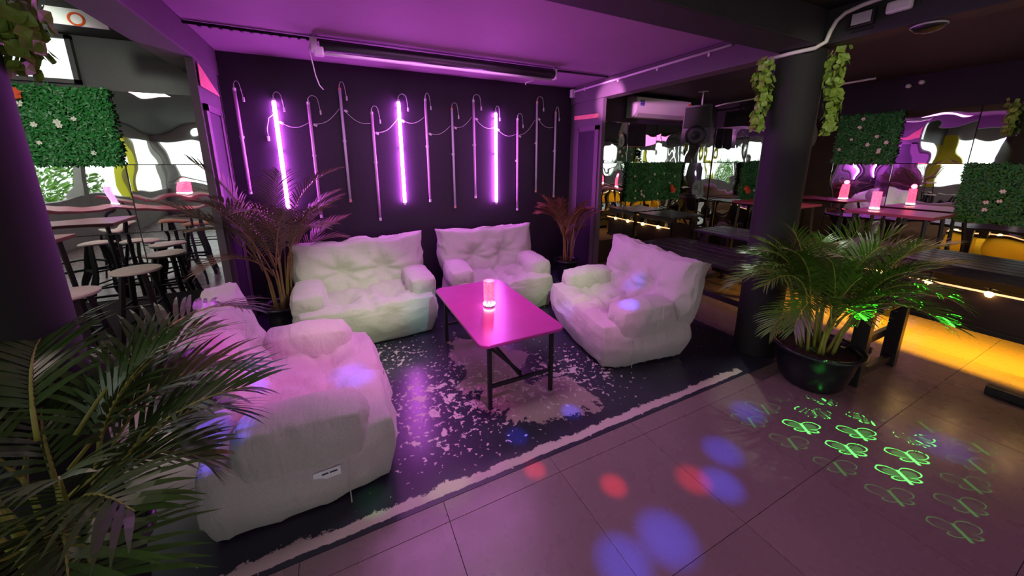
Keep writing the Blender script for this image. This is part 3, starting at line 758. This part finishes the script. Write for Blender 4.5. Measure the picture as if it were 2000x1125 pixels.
# ---------------------------------------------------------------- coffee table and lamp
ct = empty('coffee_table', (.975, 2.33, 0), 0, 'low coffee table glowing magenta with rounded corners and thin black legs', 'table')
def rrect(w_, d_, r, z0, z1, seg=6, b=.004):
    pts = []
    for (cx0, cy0, a0) in ((w_ / 2 - r, d_ / 2 - r, 0), (-w_ / 2 + r, d_ / 2 - r, PI / 2), (-w_ / 2 + r, -d_ / 2 + r, PI), (w_ / 2 - r, -d_ / 2 + r, 1.5 * PI)):
        for k in range(seg + 1):
            a = a0 + PI / 2 * k / seg; pts.append((cx0 + r * math.cos(a), cy0 + r * math.sin(a)))
    n = len(pts); vs = []
    for z, s in ((z0, -b), (z0 + b, 0), (z1 - b, 0), (z1, -b)):
        for x, y in pts:
            l = math.hypot(x, y); vs.append((x + s * x / l, y + s * y / l, z))
    fs = [tuple(range(n))[::-1], tuple(3 * n + k for k in range(n))]
    for j in range(3):
        for k in range(n): fs.append((j * n + k, j * n + (k + 1) % n, (j + 1) * n + (k + 1) % n, (j + 1) * n + k))
    return MB().add(vs, fs)
TZ = .48
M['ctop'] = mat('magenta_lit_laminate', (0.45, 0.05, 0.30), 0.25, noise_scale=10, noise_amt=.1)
rrect(.60, 1.10, .06, TZ - .022, TZ).build('tabletop', M['ctop'], ct, auto=30)
for sx in (-1, 1):
    for sy in (-1, 1):
        MB().box((sx * .225, sy * .49, (TZ - .022) / 2), (.025, .025, TZ - .022), bev=.003).build('leg', M['black'], ct)
for sy in (-1, 1):
    MB().bar((-.2125, sy * .49, .16), (.2125, sy * .49, .16), .02, .022, .002).build('crossbar', M['black'], ct)
MB().bar((0, -.48, .17), (0, .48, .17), .018, .018).build('stretcher', M['black'], ct)
MB().bar((-.21, -.48, TZ - .06), (.02, -.44, .165), .016, .02).build('brace', M['black'], ct)
MB().box((0, 0, TZ - .032), (.46, 1.0, .02)).build('under_frame', M['black'], ct)

def crystal_mat(name, c, st):
    m = mat(name, (1, .45, .55), 0.12, emit=c, estr=st)
    nt = m.node_tree; N = nt.nodes; L = nt.links; b = N['Principled BSDF']
    g = N.new('ShaderNodeTexCoord'); n = N.new('ShaderNodeTexVoronoi'); n.inputs['Scale'].default_value = 60
    L.new(g.outputs['Object'], n.inputs['Vector'])
    mr = N.new('ShaderNodeMapRange'); mr.inputs[1].default_value = .1; mr.inputs[2].default_value = .7; mr.inputs[3].default_value = st * .45; mr.inputs[4].default_value = st * 1.7
    L.new(n.outputs['Distance'], mr.inputs[0]); L.new(mr.outputs[0], b.inputs['Emission Strength'])
    b.inputs['Transmission Weight'].default_value = .4
    return m
M['crystal_pink'] = crystal_mat('glowing_pink_crystal', (1.0, .06, .14), 1.5)
M['crystal_violet'] = crystal_mat('glowing_violet_crystal', (.45, .2, 1.0), 1.5)
def crystal_lamp(loc, label, which='pink', hgt=.19, light=1.2):
    o = empty('crystal_lamp', loc, 0, label, 'table lamp', 'cylindrical crystal table lamps')
    seg = 18; rows = 12; vs = []; fs = []
    for j in range(rows + 1):
        for k in range(seg):
            a = 2 * PI * (k + .5 * (j % 2)) / seg
            r = .036 if (j + k) % 2 else .0405
            vs.append((r * math.cos(a), r * math.sin(a), .014 + (hgt - .014) * j / rows))
    for j in range(rows):
        for k in range(seg):
            k2 = (k + 1) % seg; A, B, C_, D_ = j * seg + k, j * seg + k2, (j + 1) * seg + k2, (j + 1) * seg + k
            fs += [(A, B, D_), (B, C_, D_)] if j % 2 == 0 else [(A, B, C_), (A, C_, D_)]
    fs.append(tuple(rows * seg + k for k in range(seg)))
    MB().add(vs, fs).build('crystal_shade', M['crystal_' + which], o)
    MB().lathe([(.040, 0), (.043, .004), (.043, .012), (.038, .016)], 24, cap=True).build('base', M['white'], o)
    MB().lathe([(.0425, .014), (.0445, .016), (.0445, .026), (.0425, .028)], 18).build('led_ring', M['led_white'] if light else M['white'], o)
    if light:
        col = (1, .06, .12) if which == 'pink' else (.35, .1, 1)
        l = lamp('lamp_glow_light', 'POINT', (0, 0, hgt + .03), None, col, light, .03); l.parent = o
    return o
crystal_lamp((.955, 2.33, TZ + .001), 'pink crystal cylinder lamp on the magenta coffee table', 'pink', .20, 1.6)
crystal_h = .19

# ---------------------------------------------------------------- slatted furniture on the bar side
def slat_table(loc, label, W, L, Hh, nslat=5, bench=True):
    o = empty('slatted_table', loc, 0, label, 'table')
    sw = W / nslat
    me = MB().box((0, 0, 0), (sw - .022, L, .028), bev=.003).mesh('slat', M['blackwood'])
    for k in range(nslat):
        s = link('slat', me, o, (-W / 2 + sw * (k + .5), 0, Hh - .014 + (k % 2) * .0015))
    for sy in (-1, 1):
        y = sy * (L / 2 - .10)
        for sx in (-1, 1):
            MB().box((sx * (W / 2 - .10), y, (Hh - .03) / 2), (.06, .085, Hh - .03), bev=.004).build('leg', M['blackwood'], o)
        MB().bar((-W / 2 + .02, y + .03 * sy, Hh - .06), (W / 2 - .02, y + .03 * sy, Hh - .06), .03, .06, .003).build('top_rail', M['blackwood'], o)
        MB().bar((-W / 2 + .0, y - .055 * sy, .25), (W / 2 + .20, y - .055 * sy, .25), .03, .06, .003).build('cross_rail', M['blackwood'], o)
        MB().bar((-W / 2 + .12, y, .06), (W / 2 - .12, y, .06), .04, .05, .003).build('foot_rail', M['blackwood'], o)
    MB().bar((.0, -L / 2 + .12, .17), (.0, L / 2 - .12, .17), .035, .05, .003).build('stretcher', M['blackwood'], o)
    return o
slat_table((3.45, 1.93, 0), 'low black slatted wooden table behind the round pillar and the green palm', .78, 2.16, .62, 5)
o = slat_table((3.42, -.72, 0), 'low black slatted table mostly out of frame, only its foot showing', .70, 1.9, .62, 5)
ft = MB().bar((3.86, -.6, .035), (3.86, .50, .035), .06, .06, .004).bar((3.86, .46, .0), (3.86, .46, .03), .05, .05).build('foot_beam', M['blackwood'])
tag(ft, 'black wooden foot beam lying on the tiles at the edge of the yellow glow', 'beam')
# long counter with fascia, bulbs and led strip
def counter(yc, CL, label, lab2, legs):
    cn = empty('slatted_counter', (4.28, yc, 0), 0, label, 'counter')
    me = MB().box((0, 0, 0), (.105, CL, .03), bev=.003).mesh('slat', M['blackwood'])
    for k in range(6): link('slat', me, cn, (.055 + .122 * k, 0, .735))
    MB().box((.04, 0, .695), (.03, CL, .05), bev=.003).build('edge_board', M['blackwood'], cn)
    MB().box((.02, 0, .45), (.025, CL, .27), bev=.003).build('fascia', M['blackwood_b'], cn)
    MB().box((.015, 0, .295), (.05, CL, .04), bev=.004).build('bottom_rail', M['blackwood'], cn)
    MB().box((.003, 0, .592), (.012, CL, .012)).build('led_strip', M['ledstrip'], cn)
    for y in legs:
        for x in (.09, .68):
            MB().box((x, y, .36), (.06, .06, .72), bev=.004).build('leg', M['blackwood'], cn)
    n = int(CL / .305)
    for k in range(n):
        y = yc + CL / 2 - .12 - .305 * k
        if y < -.4: break
        b = empty('string_bulb', (4.272, y, .585), 0, '%s warm bulb on the %s, counted from the back wall' % (ordn[k], lab2), 'bulb', 'warm bulbs strung along the counters')
        MB().lathe([(.0005, -.024), (.014, -.020), (.022, -.004), (.020, .010), (.010, .020)], 14).build('glass', M['bulb'], b, smooth=True)
        MB().lathe([(.010, .018), (.011, .040), (.0005, .042)], 10).build('socket', M['black'], b)
counter(-.25, 3.9, 'long black slatted counter with a dark fascia and warm bulbs along its edge', 'long slatted counter', (-1.8, -.6, .6, 1.6))
counter(3.84, .62, 'short piece of slatted counter with warm bulbs, beneath the paired hedge squares', 'short counter piece', (-.2, .2))
slat_table((4.35, 2.55, 0), 'black slatted table with shiny light-catching top between the two counters', .62, .85, .70, 5)
w_ = MB().tube([(4.268, 1.65 - .08 * k, .632 - .006 * abs(math.sin(k * 1.3))) for k in range(40)], .003, 5).build('bulb_string', M['black'])
tag(w_, 'thin black wire carrying the warm bulbs along the counter edge', 'wire')
lamp('led_strip_light', 'AREA', (4.25, .1, .58), None, (1, .55, .25), 1.6, .02, size_y=3).rotation_euler = (0, R(40), 0)

def high_table(loc, rz, label, W=.7, L=.7, Hh=1.0, ped=False):
    o = empty('high_table', loc, rz, label, 'bar table', 'tall maroon bar tables')
    MB().box((0, 0, Hh - .015), (W, L, .03), bev=.006).build('tabletop', M['red_top'], o)
    for sx in (-1, 1):
        for sy in (-1, 1):
            MB().bar((sx * (W / 2 - .07), sy * (L / 2 - .07), Hh - .03), (sx * (W / 2 - .03), sy * (L / 2 - .03), 0), .025, .025).build('leg', M['black'], o)
    for sy in (-1, 1):
        MB().bar((-W / 2 + .05, sy * (L / 2 - .05), .3), (W / 2 - .05, sy * (L / 2 - .05), .3), .02, .02).build('foot_bar', M['black'], o)
    return o
high_table((5.58, 1.62, 0), 0, 'tall maroon bar table against the mirrors, beside the dark low hedge square', .62, .70)
high_table((5.35, 2.75, 0), 0, 'tall maroon bar table behind the green palm, further back along the mirrors', .62, .8)
crystal_lamp((5.52, 1.80, 1.001), 'pink crystal lamp on the tall maroon table against the mirrors', 'pink', .21, .6)
crystal_lamp((5.35, 2.52, 1.001), 'pink crystal lamp glowing just above the green palm fronds', 'pink', .21, .6)
# terrace side, seen in the left mirrors
high_table((-2.30, 3.72, 0), 0, 'tall maroon bar table closest to the left mirrors', .90, .42)
high_table((-2.45, 2.38, 0), 0, 'long tall maroon bar table reflected in the left mirrors, violet lamp on it', 1.6, .5)
high_table((-2.35, .95, 0), 0, 'tall maroon bar table reflected far back, pink lamp on it', 1.5, .5)
crystal_lamp((-2.50, 2.30, 1.001), 'violet crystal lamp on the long tall table, reflected in the left mirrors', 'violet', .22, .5)
crystal_lamp((-2.15, 1.05, 1.001), 'pink crystal lamp reflected in the left mirrors behind the violet one', 'pink', .22, .5)
def stool(name='bar_stool'):
    o = empty(name, (0, 0, 0), 0, 'x', 'stool', 'round bar stools at the tall tables')
    MB().lathe([(.0005, .655), (.15, .655), (.158, .664), (.155, .676), (.14, .682), (.0005, .684)], 20).build('seat', M['stool_seat'], o, auto=40)
    for k in range(4):
        a = PI / 4 + PI / 2 * k; c_, s_ = math.cos(a), math.sin(a)
        MB().bar((.09 * c_, .09 * s_, .655), (.20 * c_, .20 * s_, 0), .034, .03, .003).build('leg', M['black'], o)
    for hz, rr in ((.2, .17), (.38, .145)):
        for k in range(4):
            a = PI / 4 + PI / 2 * k; b_ = a + PI / 2
            MB().bar((rr * math.cos(a), rr * math.sin(a), hz), (rr * math.cos(b_), rr * math.sin(b_), hz), .018, .018).build('foot_rung', M['black'], o)
    return o
st0 = stool()
spots = [(-1.55, 3.90, 'nearest the glass between mirror and first tall table'), (-2.95, 3.80, 'half hidden behind the left pillar'), (-2.75, 3.25, 'behind the first tall table'), (-1.70, 3.36, 'at the end of the first tall table'),
         (-2.05, 3.02, 'between the two tall tables, toward the lounge'), (-2.42, 2.98, 'between the two tall tables, under the violet lamp'), (-1.86, 1.96, 'with a brown seat, behind the long tall table', ), (-2.2, 1.62, 'with a brown seat, below the pink lamp'),
         (-1.75, .52, 'far back beside the tall table near the yellow posts'), (-1.42, 1.25, 'furthest toward the lounge by the door frame reflection'), (-2.75, 1.75, 'far back under the end of the long tall table'), (-3.4, 3.1, 'far back by the terrace opening')]
brown = None
for i, s in enumerate(spots):
    o = st0 if i == 0 else copy_tree(st0)
    o.location = (s[0], s[1], 0); o.rotation_euler = (0, 0, .5 * i)
    o['label'] = 'round bar stool, ' + s[2]
    if i in (6, 7):
        for ch in o.children:
            if ch.name.startswith('seat'):
                if brown is None: brown = ch.data.copy(); brown.materials[0] = M['stool_brown']
                ch.data = brown
# white sign high above the hedge square
sg = empty('hanging_sign', (-1.27, 3.2, 2.37), 0, 'white rectangular sign with an orange ring hanging high near the left pillar', 'sign')
MB().box((0, 0, 0), (.26, .012, .09), bev=.002).build('board', M['label'], sg)
rg = [(  .032 * math.cos(a * PI / 9), -.009, -.01 + .032 * math.sin(a * PI / 9)) for a in range(0, 18)]
MB().tube(rg + [rg[0]], .006, 6).build('orange_ring', M['orange'], sg)
MB().tube([(-.11, 0, .04), (-.11, 0, .13)], .002, 5).tube([(.11, 0, .04), (.11, 0, .13)], .002, 5).build('hanger', M['black'], sg)

# ---------------------------------------------------------------- potted palms
def frond(L, el, curve, nleaf, ll, lw, seed, bare=.22, droop=.5, vee=.35, leafmat=None, midmat=None, parent=None, loc=(0, 0, 0), rz=0, mid_r=.006):
    rnd = random.Random(seed)
    P = [Vector((0, 0, 0))]; T = []
    n = 16
    side = rnd.uniform(-.25, .25)
    for k in range(n):
        t = k / n; a = el - curve * t ** 1.25
        d = Vector((math.cos(a), side * t * math.cos(a), math.sin(a))).normalized(); T.append(d); P.append(P[-1] + d * L / n)
    T.append(T[-1])
    mb = MB()
    for i in range(nleaf):
        t = bare + (1 - bare) * (i + .5) / nleaf
        k = min(int(t * n), n - 1); p = P[k].lerp(P[k + 1], t * n - k); d = T[k]
        u = (t - bare) / (1 - bare)
        length = ll * (.55 + .75 * math.sin(PI * min(1, u * .85 + .12))) * rnd.uniform(.85, 1.1)
        sd = d.cross(Vector((0, 0, 1))).normalized(); up = sd.cross(d).normalized()
        for s in (-1, 1):
            ang = R(58 - 32 * u) + rnd.uniform(-.08, .08)
            q = (d * math.cos(ang) + sd * s * math.sin(ang) + up * vee * (1 - .5 * u)).normalized()
            wv = q.cross(up).normalized(); wv = (wv * .8 + up * .3 * s).normalized()
            pts = []; cp = p.copy(); cd = q.copy()
            ns = 4
            for j in range(ns + 1):
                tt = j / ns; hw = lw / 2 * (1, 1.1, .95, .6, .04)[j]
                if j == 0: hw = lw * .22
                pts.append((cp + wv * hw, cp - wv * hw))
                cd = (cd + Vector((0, 0, -1)) * droop * (.10 + .28 * tt)).normalized(); cp = cp + cd * length / ns
            vs = [v for pr in pts for v in pr]
            mb.add(vs, [(2 * j, 2 * j + 1, 2 * j + 3, 2 * j + 2) for j in range(ns)])
    o = mb.build('frond', leafmat, parent, loc=loc); o.rotation_euler = (0, 0, rz)
    md = MB().tube([P[k] for k in range(0, n + 1, 2)], [mid_r * (1 - .75 * k / n) for k in range(0, n + 1, 2)], 6).build('midrib', midmat, o, smooth=True)
    return o
def pot(parent, r, h, rim=.02, seg=36):
    prof = [(r * .62, 0), (r * .74, h * .12), (r * .86, h * .5), (r * .93, h * .88), (r, h * .90), (r + rim, h * .93), (r + rim, h), (r - .005, h), (r * .92, h * .94), (r * .88, h * .80)]
    MB().lathe(prof, seg).build('pot', M['pot'], parent, smooth=True)
    mb = MB(); rnd = random.Random(3)
    mb.lathe([(.0005, h * .86), (r * .5, h * .865), (r * .90, h * .84)], seg)
    for k in range(60):
        a, q = rnd.uniform(0, 2 * PI), r * .82 * math.sqrt(rnd.random())
        s = rnd.uniform(.008, .018)
        mb.box((q * math.cos(a), q * math.sin(a), h * .865), (s, s * 1.3, s * .7), Matrix.Rotation(a * 3, 3, 'Z'))
    mb.build('soil', M['soil'], parent)
def palm(loc, label, r, h, nstem, nfrond, stem_h, Lr, llen, lw, seed, leafm, stemm, elr=(45, 84), curve=(.7, 1.5), spread=.10, extra=(), droop=.5, nleaf=26, avoid=()):
    o = empty('potted_palm', loc, 0, label, 'potted palm')
    pot(o, r, h)
    rnd = random.Random(seed)
    tops = []
    for k in range(nstem):
        a = 2 * PI * k / nstem + rnd.uniform(-.3, .3); q = r * .45 * math.sqrt(rnd.random())
        b = Vector((q * math.cos(a), q * math.sin(a), h * .84)); hh = stem_h * rnd.uniform(.6, 1.15)
        tp = b + Vector((spread * math.cos(a) * rnd.uniform(.3, 1), spread * math.sin(a) * rnd.uniform(.3, 1), hh))
        md = b.lerp(tp, .5) + Vector((math.cos(a), math.sin(a), 0)) * -.015
        MB().tube([b, b.lerp(md, .5), md, md.lerp(tp, .5) + Vector((.003, 0, 0)), tp], [.010, .009, .008, .007, .005], 7).build('stem', stemm, o, smooth=True)
        tops.append((tp, a))
    for k in range(nfrond):
        tp, a = tops[k % nstem]
        low = rnd.random()
        z = tp.z - rnd.uniform(0, .10)
        rz = a + rnd.uniform(-.7, .7); Lk = rnd.uniform(*Lr); ek = rnd.uniform(*elr); ck = rnd.uniform(*curve)
        for av in avoid:      # fronds that would grow into a wall or pillar turn away from it
            dlt = (rz - R(av) + PI) % (2 * PI) - PI
            if abs(dlt) < R(75):
                rz = R(av) + math.copysign(R(75) + abs(dlt) * .35, dlt if dlt else 1); ek = max(ek, 70); Lk *= .8
        frond(Lk, R(ek), ck, nleaf, llen * rnd.uniform(.85, 1.15), lw, seed * 100 + k, leafmat=leafm, midmat=stemm, parent=o,
              loc=(tp.x, tp.y, z), rz=rz, droop=droop)
    for (x, y, z, rz, L_, el, cu, ll_) in extra:
        frond(L_, R(el), cu, nleaf + 6, ll_, lw, int(rz * 100) + 7, leafmat=leafm, midmat=stemm, parent=o, loc=(x, y, z), rz=R(rz), droop=droop)
    return o
palm((2.93, 1.10, 0), 'full green palm in a wide black pot in front of the round pillar', .25, .30, 20, 66, .46, (.36, .64), .155, .0085, 2, M['leaf'], M['stem'], elr=(58, 89), curve=(.5, 1.8), spread=.11,
     extra=[(-.05, .03, .66, 150, .62, 44, 1.7, .17), (-.03, -.03, .62, 178, .52, 30, 1.8, .16), (-.04, .0, .58, 165, .45, 15, 1.5, .15)], nleaf=22, droop=.6, avoid=(76,))
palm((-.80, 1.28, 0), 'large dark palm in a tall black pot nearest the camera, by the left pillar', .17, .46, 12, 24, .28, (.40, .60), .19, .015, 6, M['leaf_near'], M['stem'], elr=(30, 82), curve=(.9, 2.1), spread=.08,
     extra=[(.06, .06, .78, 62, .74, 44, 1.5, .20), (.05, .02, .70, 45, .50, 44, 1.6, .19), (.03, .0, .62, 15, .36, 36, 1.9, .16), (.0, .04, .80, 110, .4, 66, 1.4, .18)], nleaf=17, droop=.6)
palm((-.52, 3.66, 0), 'potted palm with magenta-tinted fronds in front of the first lit tube', .17, .28, 12, 26, .52, (.60, .92), .17, .011, 11, M['leaf_dull'], M['stem_dry'], elr=(58, 88), curve=(.6, 1.7), spread=.09, droop=.6, avoid=(100,))
palm((2.62, 3.70, 0), 'smaller dry orange-brown palm in a black pot by the right door frame', .15, .30, 9, 16, .42, (.45, .75), .13, .011, 17, M['leaf_dry'], M['stem_dry'], elr=(58, 87), curve=(.5, 1.4), spread=.06, droop=.5, avoid=(90, 10))

# ---------------------------------------------------------------- hanging vines on the pillars
lf = MB()
for k in range(8):
    a0, a1 = 2 * PI * k / 8, 2 * PI * (k + 1) / 8
    r0, r1 = (1 if k % 2 else .8), (1 if (k + 1) % 2 else .8)
    lf.add([(0, 0, -.15), (r0 * math.cos(a0), r0 * math.sin(a0), .05), (r1 * math.cos(a1), r1 * math.sin(a1), .05)], [(0, 1, 2)])
leaf_me = lf.mesh('vine_leaf', M['vine'])
def vine(loc, length, nl, label, seed, sway=(0, 0), wid=.055, group='vine garlands hanging from the pillars', lead=None):
    o = empty('hanging_vine', loc, 0, label, 'vine', group)
    rnd = random.Random(seed)
    path = [(sway[0] * (k / 8) + .02 * math.sin(k * 1.1 + seed), sway[1] * (k / 8), -length * k / 8) for k in range(9)]
    stem_pts = ([lead] if lead else []) + path
    MB().tube(stem_pts, .004, 5).build('vine_stem', M['stem'], o)
    for k in range(nl):
        t = rnd.random() ** .85; kk = min(int(t * 8), 7); p = Vector(path[kk]).lerp(Vector(path[kk + 1]), t * 8 - kk)
        a = rnd.uniform(0, 2 * PI); rr = wid * rnd.uniform(.3, 1) * (1 - .45 * t)
        l = link('leaf', leaf_me, o, p + Vector((rr * math.cos(a), rr * math.sin(a), rnd.uniform(-.02, .02))))
        s = rnd.uniform(.018, .032); l.scale = (s, s, s)
        l.rotation_euler = (R(rnd.uniform(50, 110)), rnd.uniform(-.5, .5), a + PI / 2 + rnd.uniform(-.4, .4))
    return o
vine((2.85, 1.66, 2.27), .50, 170, 'green vine garland hanging on the lounge side of the round pillar', 3, sway=(-.01, .0), wid=.075)
vine((3.10, 1.36, 2.27), .52, 170, 'green vine garland hanging on the bar side of the round pillar', 8, sway=(.02, -.02), wid=.075)
vine((-.83, 1.72, 2.25), .42, 150, 'leafy vine at the top of the left pillar, against the added glowing panel', 14, wid=.10)
vine((-.98, 1.80, 2.25), .46, 120, 'thinner vine on the far side of the left pillar top', 19, wid=.09)
vine((5.9, 1.1, 2.11), .30, 70, 'short vine hanging from the top edge of the right mirrors', 23, wid=.06)

# ---------------------------------------------------------------- greenery outside the openings (reflected in the mirrors)
def bush(loc, s, label, seed):
    o = empty('garden_bush', loc, 0, label, 'bush', 'bushes outside the terrace')
    rnd = random.Random(seed); mb = MB()
    for _ in range(2600):
        d = Vector((rnd.gauss(0, 1), rnd.gauss(0, 1), rnd.gauss(0, 1))).normalized() * (rnd.random() ** .33)
        p = Vector((d.x * s, d.y * s * .7, d.z * s * 1.1 + s * 1.1))
        q = Matrix.Rotation(rnd.uniform(0, 6.3), 3, 'Z') @ Matrix.Rotation(rnd.uniform(-1.2, 1.2), 3, 'X'); L_ = rnd.uniform(.06, .13)
        mb.add([q @ Vector(v) + p for v in ((0, 0, 0), (L_ * .3, .01, L_ * .5), (0, 0, L_), (-L_ * .3, .01, L_ * .5))], [(0, 1, 2, 3)])
    l = mb.build('leaves', M['bush'], o); l['kind'] = 'stuff'
    MB().tube([(0, 0, 0), (.05, 0, s * .6), (0, 0, s * 1.2)], [.06, .05, .02], 7).build('trunk', M['stem_dry'], o)
    return o
for i, (x, y, s) in enumerate([(-5.6, 2.6, .95), (-6.2, -.4, 1.0), (-5.7, -3.2, .9), (-2.6, -7.0, 1.0), (1.4, -7.2, .95), (4.6, -6.9, 1.05)]):
    bush((x, y, -.4), s, 'leafy garden bush in daylight, ' + ['behind the first terrace opening', 'behind the middle terrace opening', 'behind the last terrace opening', 'beyond the front rail, terrace end', 'beyond the front rail, middle', 'beyond the front rail, bar end'][i], 60 + i)
